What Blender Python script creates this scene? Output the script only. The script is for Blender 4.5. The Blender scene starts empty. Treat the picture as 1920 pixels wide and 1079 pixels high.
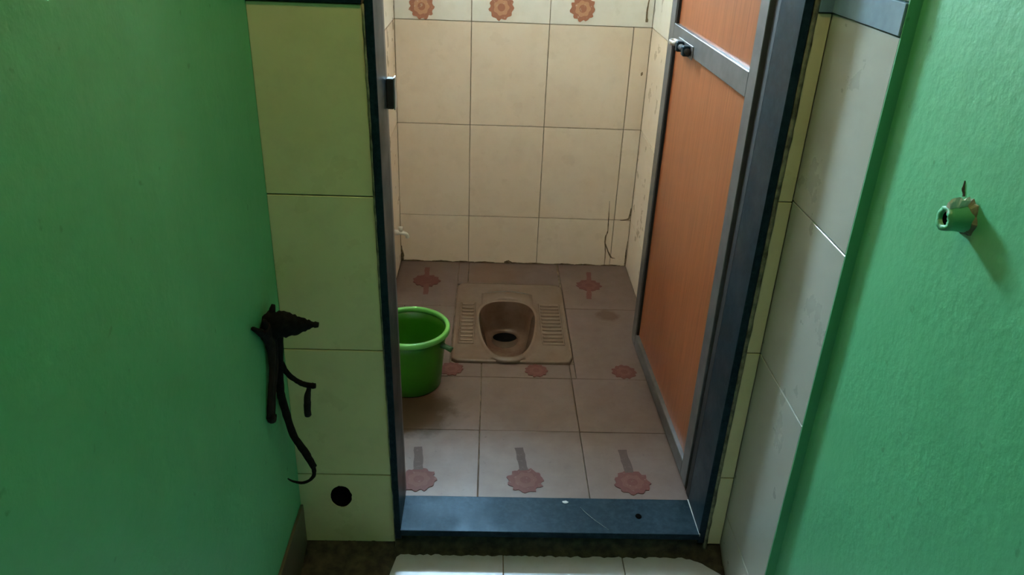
import bpy, bmesh, math, random
from mathutils import Matrix, Vector

random.seed(7)
scn = bpy.context.scene
COL = scn.collection

# ------------------------------------------------------------------ camera
CAM = bpy.data.cameras.new('camera')
CAM.sensor_width = 36.0
CAM.lens = 36.0 * 1467.0 / 1920.0
CAM.clip_start = 0.02
cam = bpy.data.objects.new('camera', CAM)
COL.objects.link(cam)
RIGHT = Vector((0.999151, -0.018233, 0.036944))
DOWN = Vector((0.024704, -0.452479, -0.891433))
FWD = Vector((0.032970, 0.891589, -0.451644))
m = Matrix.Identity(4)
for i in range(3):
    m[i][0] = RIGHT[i]
    m[i][1] = -DOWN[i]
    m[i][2] = -FWD[i]
m[2][3] = 1.442
cam.matrix_world = m
scn.camera = cam

# ------------------------------------------------------------------ sky, exposure
world = bpy.data.worlds.new('sky')
scn.world = world
world.use_nodes = True
bg = world.node_tree.nodes['Background']
# bright hazy sky above the horizon, dull ground below it
wt = world.node_tree
wg = wt.nodes.new('ShaderNodeNewGeometry')
ws = wt.nodes.new('ShaderNodeSeparateXYZ')
wr = wt.nodes.new('ShaderNodeValToRGB')
wt.links.new(wg.outputs['Incoming'], ws.inputs[0])
wm = wt.nodes.new('ShaderNodeMath')
wm.operation = 'MULTIPLY_ADD'
wm.inputs[1].default_value = -0.5
wm.inputs[2].default_value = 0.5
wt.links.new(ws.outputs['Z'], wm.inputs[0])
wt.links.new(wm.outputs[0], wr.inputs[0])
wr.color_ramp.elements[0].position = 0.485
wr.color_ramp.elements[0].color = (0.17, 0.16, 0.14, 1)
wr.color_ramp.elements[1].position = 0.50
wr.color_ramp.elements[1].color = (0.53, 0.80, 1.0, 1)
wt.links.new(wr.outputs[0], bg.inputs[0])
bg.inputs[1].default_value = 68.0

# portal in the window opening: emits nothing, only guides sky sampling
WX0, WX1, WZ0, WZ1 = -0.34, 0.06, 1.70, 2.06     # window opening in the back wall
YO = 3.31                                        # outer face of the thick back wall
pl = bpy.data.lights.new('window_portal', 'AREA')
pl.shape = 'RECTANGLE'
pl.size = WX1 - WX0
pl.size_y = WZ1 - WZ0
pl.cycles.is_portal = True
po = bpy.data.objects.new('window_portal', pl)
po.location = ((WX0 + WX1) / 2, YO, (WZ0 + WZ1) / 2)
po.rotation_euler = (math.radians(-90), 0, 0)
COL.objects.link(po)

scn.view_settings.view_transform = 'Standard'
scn.view_settings.look = 'None'
scn.view_settings.gamma = 1.0
scn.view_settings.use_curve_mapping = False
scn.view_settings.exposure = 3.3

# ------------------------------------------------------------------ materials
def rgb(c):
    return (c[0], c[1], c[2], 1.0)

class NT:
    def __init__(self, name):
        self.mat = bpy.data.materials.new(name)
        self.mat.use_nodes = True
        self.t = self.mat.node_tree
        self.b = self.t.nodes['Principled BSDF']
        g = self.t.nodes.new('ShaderNodeNewGeometry')
        self.pos = g.outputs['Position']
    def n(self, kind, **kw):
        nd = self.t.nodes.new(kind)
        for k, v in kw.items():
            setattr(nd, k, v)
        return nd
    def link(self, a, b):
        self.t.links.new(a, b)
    def noise(self, scale, detail=4.0, rough=0.55, stretch=None):
        src = self.pos
        if stretch:
            mp = self.n('ShaderNodeMapping')
            mp.inputs['Scale'].default_value = stretch
            self.link(src, mp.inputs['Vector'])
            src = mp.outputs[0]
        nz = self.n('ShaderNodeTexNoise')
        nz.inputs['Scale'].default_value = scale
        nz.inputs['Detail'].default_value = detail
        nz.inputs['Roughness'].default_value = rough
        self.link(src, nz.inputs['Vector'])
        return nz.outputs['Fac']
    def ramp(self, fac, lo, hi, c0=(0, 0, 0), c1=(1, 1, 1)):
        r = self.n('ShaderNodeValToRGB')
        r.color_ramp.elements[0].position = lo
        r.color_ramp.elements[1].position = hi
        r.color_ramp.elements[0].color = rgb(c0)
        r.color_ramp.elements[1].color = rgb(c1)
        self.link(fac, r.inputs[0])
        return r.outputs[0]
    def mix(self, fac, a, b, blend='MIX'):
        mx = self.n('ShaderNodeMix', data_type='RGBA', blend_type=blend)
        for v, i in ((fac, 0), (a, 6), (b, 7)):
            if hasattr(v, 'is_linked'):
                self.link(v, mx.inputs[i])
            elif i == 0:
                mx.inputs[0].default_value = v
            else:
                mx.inputs[i].default_value = rgb(v)
        return mx.outputs[2]
    def bump(self, h, strength, dist=0.002):
        bp = self.n('ShaderNodeBump')
        bp.inputs['Strength'].default_value = strength
        bp.inputs['Distance'].default_value = dist
        self.link(h, bp.inputs['Height'])
        self.link(bp.outputs[0], self.b.inputs['Normal'])
    def set(self, color=None, rough=None, metal=None, spec=None, coat=None):
        for v, k in ((color, 'Base Color'), (rough, 'Roughness'), (metal, 'Metallic'),
                     (spec, 'Specular IOR Level'), (coat, 'Coat Weight')):
            if v is None:
                continue
            if hasattr(v, 'is_linked'):
                self.link(v, self.b.inputs[k])
            elif k == 'Base Color':
                self.b.inputs[k].default_value = rgb(v)
            else:
                self.b.inputs[k].default_value = v
        return self.mat

def plain(name, c, rough=0.5, metal=0.0, var=0.15, scale=30.0, bump=0.0, spec=None):
    t = NT(name)
    f = t.noise(scale)
    col = t.mix(t.ramp(f, 0.35, 0.7), tuple(x * (1 - var) for x in c), tuple(min(1, x * (1 + var)) for x in c))
    t.set(col, rough, metal, spec)
    if bump:
        t.bump(t.noise(scale * 3), bump)
    return t.mat

def paint(name, base, alt):
    t = NT(name)
    big = t.noise(2.2, 5)
    fine = t.noise(55, 4)
    streak = t.noise(9, 4, 0.6, (1, 1, 0.18))
    c = t.mix(t.ramp(big, 0.35, 0.68), base, alt)
    c = t.mix(t.ramp(streak, 0.5, 0.8, (0, 0, 0), (0.35, 0.35, 0.35)), c, tuple(x * 0.72 for x in base))
    spots = t.ramp(t.noise(38, 2), 0.70, 0.76)
    c = t.mix(spots, c, tuple(x * 0.75 for x in base))
    t.set(c, 0.46, spec=0.6)
    hm = t.mix(0.5, t.ramp(fine, 0.2, 0.8), t.ramp(t.noise(9, 3), 0.2, 0.8))
    t.bump(hm, 0.35, 0.004)
    return t.mat

def tile_mat(name, clean, dirty, grime, lo, hi, rough=0.28, speck=0.0, amt=0.35, stains=()):
    t = NT(name)
    big = t.noise(3.0, 6, 0.6)
    c = t.mix(t.ramp(big, 0.3, 0.7), clean, dirty)
    g = t.noise(14, 7, 0.68)
    c = t.mix(t.ramp(g, lo - 0.18, hi, (0, 0, 0), (amt,) * 3), c, grime)
    for p, r, col, k in stains:                    # old stains, each with its own ragged outline
        d = t.n('ShaderNodeVectorMath', operation='DISTANCE')
        t.link(t.pos, d.inputs[0])
        d.inputs[1].default_value = p
        w = t.n('ShaderNodeMath', operation='MULTIPLY_ADD')
        t.link(t.noise(16, 4, 0.6), w.inputs[0])
        w.inputs[1].default_value = -r * 1.6
        t.link(d.outputs['Value'], w.inputs[2])
        c = t.mix(t.ramp(w.outputs[0], -0.02 * r, 0.45 * r, (k, k, k), (0, 0, 0)), c, col)
    if speck:
        s = t.noise(70, 3, 0.6)
        c = t.mix(t.ramp(s, 0.66, 0.74, (0, 0, 0), (speck,) * 3), c, tuple(x * 0.45 for x in grime))
    t.set(c, t.ramp(t.noise(11, 5), 0.2, 0.85, (rough * 0.9,) * 3, (rough * 1.2,) * 3), spec=0.4)
    t.bump(t.noise(18, 3), 0.06, 0.002)
    return t.mat

M = {}
M['green'] = paint('green_wall_paint', (0.094, 0.425, 0.192), (0.126, 0.475, 0.232))
M['tile_back'] = tile_mat('cream_wall_tile', (0.87, 0.75, 0.62), (0.84, 0.69, 0.54), (0.54, 0.40, 0.27), 0.66, 0.95)
M['tile_front'] = tile_mat('yellow_cream_tile', (0.80, 0.72, 0.42), (0.74, 0.66, 0.36), (0.44, 0.38, 0.20), 0.66, 0.95)
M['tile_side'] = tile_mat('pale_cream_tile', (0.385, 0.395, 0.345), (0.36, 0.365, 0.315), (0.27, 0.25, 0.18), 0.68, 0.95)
M['tile_border'] = tile_mat('pale_border_tile', (0.89, 0.86, 0.78), (0.86, 0.81, 0.72), (0.60, 0.52, 0.40), 0.66, 0.95)
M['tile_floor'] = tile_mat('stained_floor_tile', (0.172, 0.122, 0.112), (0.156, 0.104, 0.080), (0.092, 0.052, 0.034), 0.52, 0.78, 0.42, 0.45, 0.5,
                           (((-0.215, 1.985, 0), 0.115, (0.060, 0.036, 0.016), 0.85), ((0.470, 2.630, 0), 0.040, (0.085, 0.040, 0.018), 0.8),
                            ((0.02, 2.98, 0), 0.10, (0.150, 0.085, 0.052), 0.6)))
M['tile_outer'] = tile_mat('grey_floor_tile', (0.50, 0.55, 0.66), (0.46, 0.49, 0.56), (0.30, 0.27, 0.22), 0.60, 0.85, 0.30, 0.2)
M['skirt'] = tile_mat('brown_skirting_tile', (0.15, 0.12, 0.08), (0.12, 0.095, 0.06), (0.05, 0.035, 0.02), 0.52, 0.78, 0.35)
M['grout'] = plain('dirty_grout', (0.20, 0.15, 0.10), 0.9, var=0.5, scale=24, bump=0.4)
M['grout_wall'] = plain('wall_grout', (0.36, 0.29, 0.19), 0.9, var=0.4, scale=14, bump=0.3)
M['mortar'] = plain('grimy_mortar', (0.22, 0.21, 0.13), 0.9, var=0.6, scale=40, bump=0.9)
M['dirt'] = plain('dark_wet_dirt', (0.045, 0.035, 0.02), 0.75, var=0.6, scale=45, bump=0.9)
M['plaster'] = plain('white_plaster', (0.80, 0.79, 0.74), 0.8, var=0.08, scale=6, bump=0.2)
M['dark_brown'] = plain('dark_brown_paint', (0.05, 0.035, 0.025), 0.5)
M['ceiling_old'] = plain('sooty_plaster', (0.38, 0.37, 0.33), 0.85, var=0.1, scale=5)
M['black_hole'] = plain('hole_shade_and_tar', (0.004, 0.004, 0.0035), 1.0, spec=0.02)  # black for tar and for the shade inside pipe, drain and bore

t = NT('blue_black_granite')
c = t.mix(t.ramp(t.noise(60, 5, 0.7), 0.42, 0.68), (0.005, 0.015, 0.021), (0.015, 0.033, 0.043))
c = t.mix(t.ramp(t.noise(7, 5, 0.6), 0.5, 0.8), c, (0.020, 0.040, 0.052))
t.set(c, t.ramp(t.noise(9, 5), 0.3, 0.75, (0.30,) * 3, (0.48,) * 3), spec=0.16)
t.b.inputs['Specular Tint'].default_value = (0.42, 0.72, 1.0, 1)
M['granite'] = t.mat
t = NT('polished_granite')
c = t.mix(t.ramp(t.noise(60, 5, 0.7), 0.42, 0.68), (0.004, 0.010, 0.013), (0.012, 0.024, 0.030))
t.set(c, t.ramp(t.noise(9, 5), 0.3, 0.75, (0.20,) * 3, (0.32,) * 3), spec=0.62)
t.b.inputs['Specular Tint'].default_value = (0.38, 0.72, 1.0, 1)
M['granite_polished'] = t.mat
M['lit_band'] = plain('lit_granite_band', (0.17, 0.27, 0.34), 0.3, 0, 0.12, 30)  # band granite for the lit side, bluish reflection put into its base colour

t = NT('orange_wood_laminate')
gr = t.noise(16, 6, 0.6, (9, 9, 0.35))
c = t.mix(t.ramp(gr, 0.32, 0.7), (0.25, 0.064, 0.020), (0.40, 0.125, 0.046))
c = t.mix(t.ramp(t.noise(55, 4, 0.7, (8, 8, 0.15)), 0.55, 0.75, (0, 0, 0), (0.4,) * 3), c, (0.18, 0.05, 0.02))
t.set(c, 0.32, spec=0.6)
M['wood'] = t.mat

M['alu'] = plain('dull_aluminium', (0.17, 0.17, 0.175), 0.42, 0.6, 0.15, 20)
M['alu_bright'] = plain('worn_bright_aluminium', (0.62, 0.64, 0.64), 0.28, 0.9, 0.1, 20)
M['groove_fill'] = plain('matt_black', (0.012, 0.012, 0.012), 0.7)  # plain black; also colours the shaded groove and gap at the door
M['bucket'] = plain('green_plastic', (0.036, 0.21, 0.008), 0.34, 0, 0.1, 10)
M['bucket_rim'] = plain('light_green_plastic', (0.17, 0.58, 0.12), 0.30, 0, 0.08, 10)
M['lug'] = plain('dark_green_plastic', (0.03, 0.10, 0.03), 0.5)
M['black'] = plain('charred_black_rubber', (0.008, 0.007, 0.006), 0.8, 0, 0.6, 60, 0.6, 0.15)
M['strap'] = plain('black_brown_rubber', (0.016, 0.010, 0.008), 0.75, 0, 0.6, 40, 0.5, 0.2)
M['pvc'] = plain('white_plastic', (0.72, 0.70, 0.64), 0.4, 0, 0.1)
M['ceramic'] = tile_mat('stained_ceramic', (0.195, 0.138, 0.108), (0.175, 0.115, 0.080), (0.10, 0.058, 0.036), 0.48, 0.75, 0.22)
t = NT('bowl_ceramic')
c = t.mix(t.ramp(t.noise(9, 6, 0.65), 0.35, 0.7), (0.17, 0.105, 0.072), (0.105, 0.052, 0.030))
t.set(c, 0.25)
M['bowl'] = t.mat
M['white_chip'] = plain('white_chip', (0.55, 0.60, 0.60), 0.6)

def flower_mat(name, c, bgc, lo=0.60, hi=0.72):
    t = NT(name)
    k = t.ramp(t.noise(85, 4, 0.7), lo, hi, (0, 0, 0), (0.75,) * 3)
    t.set(t.mix(k, c, bgc), 0.5, spec=0.18)
    return t.mat
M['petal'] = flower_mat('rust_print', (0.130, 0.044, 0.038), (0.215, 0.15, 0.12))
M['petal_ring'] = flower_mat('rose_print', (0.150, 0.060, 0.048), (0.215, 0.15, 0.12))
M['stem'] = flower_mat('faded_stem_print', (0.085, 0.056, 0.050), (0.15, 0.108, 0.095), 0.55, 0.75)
M['petal_wall'] = flower_mat('rust_print_wall', (0.44, 0.19, 0.12), (0.72, 0.62, 0.48))
M['ring_wall'] = flower_mat('orange_print_wall', (0.60, 0.33, 0.20), (0.74, 0.64, 0.50))

t = NT('louvre_glass')
tr = t.n('ShaderNodeBsdfTransparent')
tr.inputs[0].default_value = (0.86, 0.92, 0.93, 1)
gl = t.n('ShaderNodeBsdfGlossy')
gl.inputs['Roughness'].default_value = 0.05
fr = t.n('ShaderNodeFresnel')
fr.inputs[0].default_value = 1.45
ms = t.n('ShaderNodeMixShader')
t.link(fr.outputs[0], ms.inputs[0])
t.link(tr.outputs[0], ms.inputs[1])
t.link(gl.outputs[0], ms.inputs[2])
t.link(ms.outputs[0], t.t.nodes['Material Output'].inputs['Surface'])
M['glass'] = t.mat

# ------------------------------------------------------------------ mesh helpers
def hexa(bm, b, t):
    """b, t: four bottom and four top corners, counter-clockwise seen from above"""
    vb = [bm.verts.new(v) for v in b]
    vt = [bm.verts.new(v) for v in t]
    fs = [bm.faces.new(vb[::-1]), bm.faces.new(vt)]
    for i in range(4):
        j = (i + 1) % 4
        fs.append(bm.faces.new((vb[i], vb[j], vt[j], vt[i])))
    return fs

def box(bm, x0, x1, y0, y1, z0, z1):
    return hexa(bm, [(x0, y0, z0), (x1, y0, z0), (x1, y1, z0), (x0, y1, z0)],
                [(x0, y0, z1), (x1, y0, z1), (x1, y1, z1), (x0, y1, z1)])

def bevel(bm, w, seg=1):
    bmesh.ops.bevel(bm, geom=list(bm.edges), offset=w, segments=seg, affect='EDGES', profile=0.6)

def loft(bm, rings, cap0=False, cap1=False, close=True):
    R = [[bm.verts.new(p) for p in r] for r in rings]
    n = len(R[0])
    for a, b in zip(R, R[1:]):
        for i in range(n if close else n - 1):
            j = (i + 1) % n
            bm.faces.new((a[i], a[j], b[j], b[i]))
    if cap0:
        bm.faces.new(R[0][::-1])
    if cap1:
        bm.faces.new(R[-1])
    return R

def smooth_path(pts, n=6):
    P = [Vector(p) for p in pts]
    P = [P[0] * 2 - P[1]] + P + [P[-1] * 2 - P[-2]]
    out = []
    for i in range(1, len(P) - 2):
        for k in range(n):
            s = k / n
            a, b, c, d = P[i - 1], P[i], P[i + 1], P[i + 2]
            out.append(0.5 * ((2 * b) + (c - a) * s + (2 * a - 5 * b + 4 * c - d) * s * s + (3 * b - a - 3 * c + d) * s ** 3))
    out.append(P[-2])
    return out

def tube(bm, pts, radii, seg=10, smooth=6, flat=(1.0, 1.0), jitter=0.0):
    """swept tube; flat scales the section along world-X-ish and the other axis"""
    path = smooth_path(pts, smooth) if smooth else [Vector(p) for p in pts]
    rr = []
    k = len(radii) - 1
    for i in range(len(path)):
        u = i / (len(path) - 1) * k
        a = min(int(u), k - 1) if k else 0
        rr.append(radii[a] + (radii[min(a + 1, k)] - radii[a]) * (u - a))
    rings = []
    up = Vector((0.31, 0.95, 0.07)).normalized()
    for i, p in enumerate(path):
        d = (path[min(i + 1, len(path) - 1)] - path[max(i - 1, 0)]).normalized()
        s = d.cross(up)
        if s.length < 1e-4:
            s = d.cross(Vector((1, 0, 0)))
        s.normalize()
        t2 = s.cross(d).normalized()
        ring = []
        for q in range(seg):
            a = 2 * math.pi * q / seg
            r = rr[i] * (1 + random.uniform(-jitter, jitter))
            ring.append(p + s * math.cos(a) * r * flat[0] + t2 * math.sin(a) * r * flat[1])
        rings.append(ring)
    loft(bm, rings, True, True)

def lathe(bm, prof, c, seg=40):
    rings = []
    for r, z in prof:
        rings.append([(c[0] + r * math.cos(2 * math.pi * i / seg), c[1] + r * math.sin(2 * math.pi * i / seg), c[2] + z) for i in range(seg)])
    return loft(bm, rings)

def mk(name, bm, mat, parent=None, origin=(0, 0, 0), smooth=False, recalc=True):
    """one mesh object; vertices are given in world space, origin is the object's own zero point"""
    if recalc:
        bmesh.ops.recalc_face_normals(bm, faces=list(bm.faces))
    o = Vector(origin)
    bmesh.ops.translate(bm, verts=list(bm.verts), vec=-o)
    me = bpy.data.meshes.new(name)
    bm.to_mesh(me)
    bm.free()
    if smooth:
        for p in me.polygons:
            p.use_smooth = True
    for mm in (mat if isinstance(mat, (list, tuple)) else [mat]):
        me.materials.append(mm)
    ob = bpy.data.objects.new(name, me)
    COL.objects.link(ob)
    if parent is not None:
        ob.parent = parent
        o = o - Vector(parent['_o'])
    ob.location = o
    ob['_o'] = list(origin)
    return ob

def empty(name, loc):
    ob = bpy.data.objects.new(name, None)
    ob.empty_display_size = 0.05
    ob.location = loc
    ob['_o'] = list(loc)
    COL.objects.link(ob)
    return ob

def tag(o, label, cat=None, kind=None, group=None):
    o['label'] = label
    if cat:
        o['category'] = cat
    if kind:
        o['kind'] = kind
    if group:
        o['group'] = group
    return o

def struct(name, bm, mat, label, cat):
    return tag(mk(name, bm, mat), label, cat, 'structure')

TM = {}
def tile(parent, c, s, mat, name='tile', bev=0.0009):
    """a tile as an object of its own; tiles of one size share their mesh"""
    key = tuple(round(v, 4) for v in s) + (mat.name,)
    if key not in TM:
        bm = bmesh.new()
        box(bm, -s[0] / 2, s[0] / 2, -s[1] / 2, s[1] / 2, -s[2] / 2, s[2] / 2)
        bevel(bm, bev)
        bmesh.ops.recalc_face_normals(bm, faces=list(bm.faces))
        me = bpy.data.meshes.new('tile')
        bm.to_mesh(me)
        bm.free()
        me.materials.append(mat)
        TM[key] = me
    ob = bpy.data.objects.new(name, TM[key])
    COL.objects.link(ob)
    ob.parent = parent
    ob.location = Vector(c) - Vector(parent['_o'])
    ob['_o'] = list(c)
    return ob

G = 0.0026      # joint width
def floor_tile(parent, x0, x1, y0, y1, top, mat, dz=0.0):
    return tile(parent, ((x0 + x1) / 2, (y0 + y1) / 2, top - 0.004 + dz), (x1 - x0 - G, y1 - y0 - 0.0014, 0.008), mat)
def xz_tile(parent, x0, x1, z0, z1, yface, mat, dy=0.0):          # faces -Y
    return tile(parent, ((x0 + x1) / 2, yface + 0.004 + dy, (z0 + z1) / 2), (x1 - x0 - G, 0.008, z1 - z0 - G), mat)
def yz_tile(parent, y0, y1, z0, z1, xc, mat, th=0.008, dx=0.0):
    return tile(parent, (xc + dx, (y0 + y1) / 2, (z0 + z1) / 2), (th, y1 - y0 - G, z1 - z0 - G), mat)
def jit():
    return random.uniform(-0.0005, 0.0005)

# ------------------------------------------------------------------ the toilet room shell
TX0, TX1, TY0, TY1, CEIL = -0.370, 0.605, 1.605, 3.080, 2.45
PX0, PX1 = -0.118, 0.308        # squat pan footprint
PY0, PY1 = 2.270, 2.870

bm = bmesh.new()
box(bm, -0.52, PX0 + 0.012, 1.49, YO, -0.25, -0.007)
box(bm, PX1 - 0.012, 0.75, 1.49, YO, -0.25, -0.007)
box(bm, PX0 + 0.012, PX1 - 0.012, 1.49, PY0 + 0.012, -0.25, -0.007)
box(bm, PX0 + 0.012, PX1 - 0.012, PY1 - 0.012, YO, -0.25, -0.007)
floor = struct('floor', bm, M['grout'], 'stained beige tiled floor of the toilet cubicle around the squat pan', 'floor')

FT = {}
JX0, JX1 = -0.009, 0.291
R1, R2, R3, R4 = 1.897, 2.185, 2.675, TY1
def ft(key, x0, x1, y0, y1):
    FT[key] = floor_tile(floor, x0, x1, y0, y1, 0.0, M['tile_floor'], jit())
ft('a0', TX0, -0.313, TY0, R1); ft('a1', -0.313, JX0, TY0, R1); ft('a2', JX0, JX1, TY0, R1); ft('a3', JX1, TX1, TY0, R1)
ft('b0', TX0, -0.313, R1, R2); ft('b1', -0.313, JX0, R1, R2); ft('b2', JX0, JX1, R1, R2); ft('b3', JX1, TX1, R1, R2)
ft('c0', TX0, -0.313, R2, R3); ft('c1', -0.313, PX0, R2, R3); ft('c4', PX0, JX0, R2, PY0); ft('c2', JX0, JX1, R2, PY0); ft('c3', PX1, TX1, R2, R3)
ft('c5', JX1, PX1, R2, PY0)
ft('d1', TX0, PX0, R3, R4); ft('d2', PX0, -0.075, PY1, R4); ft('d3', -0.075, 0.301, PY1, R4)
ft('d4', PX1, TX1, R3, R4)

# --- flower prints on tiles (thin glazed print, a part of its tile)
def flower(tile_ob, c, r, axis='z', rot=0.0, stems=(), mats=None, squash=(1, 1)):
    mats = mats or (M['petal'], M['petal_ring'], M['stem'])
    bm = bmesh.new()
    N = 44
    rnd = random.Random(int(abs(c[0] * 991 + c[1] * 577 + c[2] * 333)))
    outer, mid, inn = [], [], []
    for i in range(N):
        a = 2 * math.pi * i / N
        pet = 0.82 + 0.20 * abs(math.cos(a * 5.5 + 0.3)) + rnd.uniform(-0.05, 0.06)
        outer.append((r * pet * math.cos(a) * squash[0], r * pet * math.sin(a) * squash[1]))
        q = 0.60 + 0.05 * math.cos(a * 7)
        mid.append((r * q * math.cos(a) * squash[0], r * q * math.sin(a) * squash[1]))
        inn.append((r * 0.30 * math.cos(a) * squash[0], r * 0.30 * math.sin(a) * squash[1]))
    def P(u, v, h=0.0005):
        ca, sa = math.cos(rot), math.sin(rot)
        u, v = u * ca - v * sa, u * sa + v * ca
        if axis == 'z':
            return (c[0] + u, c[1] + v, c[2] + h)
        return (c[0] + u, c[1] - h, c[2] + v)
    vo = [bm.verts.new(P(*p, 0.0009)) for p in outer]
    vm = [bm.verts.new(P(*p, 0.0010)) for p in mid]
    vi = [bm.verts.new(P(*p, 0.0011)) for p in inn]
    vb = [bm.verts.new(P(*p, -0.001)) for p in outer]
    for i in range(N):
        j = (i + 1) % N
        bm.faces.new((vo[i], vo[j], vm[j], vm[i])).material_index = 0
        bm.faces.new((vm[i], vm[j], vi[j], vi[i])).material_index = 1
        bm.faces.new((vb[i], vb[j], vo[j], vo[i])).material_index = 0
    bm.faces.new(vi).material_index = 0
    for (v0, v1, w, du) in stems:
        K = 7
        L, Rr = [], []
        for k in range(K):
            v = v0 + (v1 - v0) * k / (K - 1)
            L.append(bm.verts.new(P(du - w / 2 + rnd.uniform(-0.0016, 0.0016), v, 0.0010)))
            Rr.append(bm.verts.new(P(du + w / 2 + rnd.uniform(-0.0016, 0.0016), v, 0.0010)))
        for k in range(K - 1):
            bm.faces.new((L[k], Rr[k], Rr[k + 1], L[k + 1])).material_index = 2
    return mk('flower_print', bm, mats, tile_ob, c, recalc=True)

def fl(key, x, y, r, **kw):
    flower(FT[key], (x, y, 0.0004), r, **kw)
st = ((0.040, 0.140, 0.025, 0.0),)
fl('a1', -0.171, 1.672, 0.049, rot=0.10, stems=st)
fl('a2', 0.121, 1.676, 0.050, rot=0.10, stems=st)
fl('a3', 0.416, 1.674, 0.050, rot=0.06, stems=st)
fl('c4', -0.110, 2.229, 0.040)
fl('c2', 0.176, 2.229, 0.039)
fl('c3', 0.475, 2.232, 0.042)
st2 = ((0.03, 0.125, 0.020, 0.0), (-0.125, -0.03, 0.020, 0.0))
fl('d1', -0.246, 2.890, 0.056, stems=st2, rot=0.05, mats=(M['petal'], M['petal'], M['petal_ring']))
fl('d4', 0.424, 2.882, 0.052, stems=st2, rot=-0.1, mats=(M['petal'], M['petal_ring'], M['petal_ring']))

# --- back wall with its window opening
bm = bmesh.new()
YB = TY1 + 0.0075
box(bm, -0.52, WX0, YB, YO, -0.02, CEIL)
box(bm, WX1, 0.75, YB, YO, -0.02, CEIL)
box(bm, WX0, WX1, YB, YO, -0.02, WZ0)
box(bm, WX0, WX1, YB, YO, WZ1, CEIL)
wall_back = struct('wall_back', bm, M['grout_wall'], 'cream tiled back wall of the toilet with a flowered border row', 'wall')
BX = [TX0, -0.080, 0.215, 0.535, TX1]
BZ = [0.0, 0.215, 0.605, 1.000]
for z0, z1 in zip(BZ, BZ[1:]):
    for x0, x1 in zip(BX, BX[1:]):
        xz_tile(wall_back, x0, x1, z0, z1, TY1, M['tile_back'], jit())
for k, (x0, x1) in enumerate(zip(BX[:-2], BX[1:-2] + [TX1])):
    tb = xz_tile(wall_back, x0, x1, 1.000, 1.21, TY1, M['tile_border'], jit())
    fx, fz = ((-0.267, 1.048), (0.031, 1.054), (0.336, 1.060))[k]
    flower(tb, (fx, TY1 - 0.0006, fz), 0.047, axis='y', stems=((0.04, 0.12, 0.02, 0.0),),
           mats=(M['petal_wall'], M['ring_wall'], M['stem']))
for z0, z1 in ((1.21, 1.53), (1.53, WZ0)):
    for x0, x1 in zip(BX, BX[1:]):
        xz_tile(wall_back, x0, x1, z0, z1, TY1, M['tile_back'], jit())
for z0, z1 in ((WZ0, WZ1), (WZ1, CEIL)):
    for x0, x1 in ((TX0, WX0), (WX1, 0.33), (0.33, TX1)):
        xz_tile(wall_back, x0, x1, z0, z1, TY1, M['tile_back'], jit())
xz_tile(wall_back, WX0, WX1, WZ1, CEIL, TY1, M['tile_back'])

# --- side walls of the toilet
bm = bmesh.new()
box(bm, 0.612, 0.72, 1.60, 3.09, -0.02, CEIL)
wall_right = struct('wall_right', bm, M['grout_wall'], 'cream tiled right wall of the toilet behind the open door', 'wall')
bm = bmesh.new()
box(bm, -0.48, -0.377, 1.60, 3.09, -0.02, CEIL)
wall_left = struct('wall_left', bm, M['grout_wall'], 'cream tiled left wall of the toilet beside the green bucket', 'wall')
SZ = [0.0, 0.215, 0.605, 1.000, 1.21, 1.60, 2.0, CEIL]
SY = [1.605, 1.88, 2.18, 2.48, 2.78, 3.08]
for i, (z0, z1) in enumerate(zip(SZ, SZ[1:])):
    for y0, y1 in zip(SY, SY[1:]):
        yz_tile(wall_right, y0, y1, z0, z1, TX1 + 0.004, M['tile_border' if i == 3 else 'tile_back'], dx=jit())
        yz_tile(wall_left, y0, y1, z0, z1, TX0 - 0.004, M['tile_border' if i == 3 else 'tile_back'], dx=jit())

bm = bmesh.new()
box(bm, -0.52, 0.75, 1.48, YO, CEIL, CEIL + 0.1)
struct('ceiling', bm, M['plaster'], 'white plaster ceiling over the toilet cubicle', 'ceiling')

# ------------------------------------------------------------------ the doorway wall
FZ = -0.07                       # passage floor
LX, RX = -0.442, 0.618           # tiled corners of the passage
DH = 2.02                        # clear door height
bm = bmesh.new()
box(bm, -0.52, -0.222, 1.492, 1.600, FZ - 0.1, 2.6)
box(bm, 0.578, 0.75, 1.492, 1.600, FZ - 0.1, 2.6)
box(bm, -0.222, 0.578, 1.492, 1.600, DH + 0.02, 2.6)
wall_front = struct('wall_front', bm, M['mortar'], 'cream tiled wall around the toilet doorway facing the passage', 'wall')

# left pier tiles: the free edge leans with the jamb
def lx_edge(z):
    return -0.2135 - 0.0180 * z
def quad_tile(parent, xa0, xa1, xb0, xb1, z0, z1, yf, mat):
    """front-facing tile, bottom from xa0 to xb0, top from xa1 to xb1"""
    g = G / 2
    bm = bmesh.new()
    hexa(bm, [(xa0, yf, z0 + g), (xb0, yf, z0 + g), (xb0, yf + 0.008, z0 + g), (xa0, yf + 0.008, z0 + g)],
         [(xa1, yf, z1 - g), (xb1, yf, z1 - g), (xb1, yf + 0.008, z1 - g), (xa1, yf + 0.008, z1 - g)])
    bevel(bm, 0.0010)
    return mk('tile', bm, mat, parent, ((xa0 + xb0) / 2, yf, z0))
LZ = [0.174, 0.525, 0.886, 1.252]
for z0, z1 in zip(LZ, LZ[1:]):
    quad_tile(wall_front, LX, LX, lx_edge(z0), lx_edge(z1), z0, z1, 1.4835, M['tile_front'])
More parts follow.
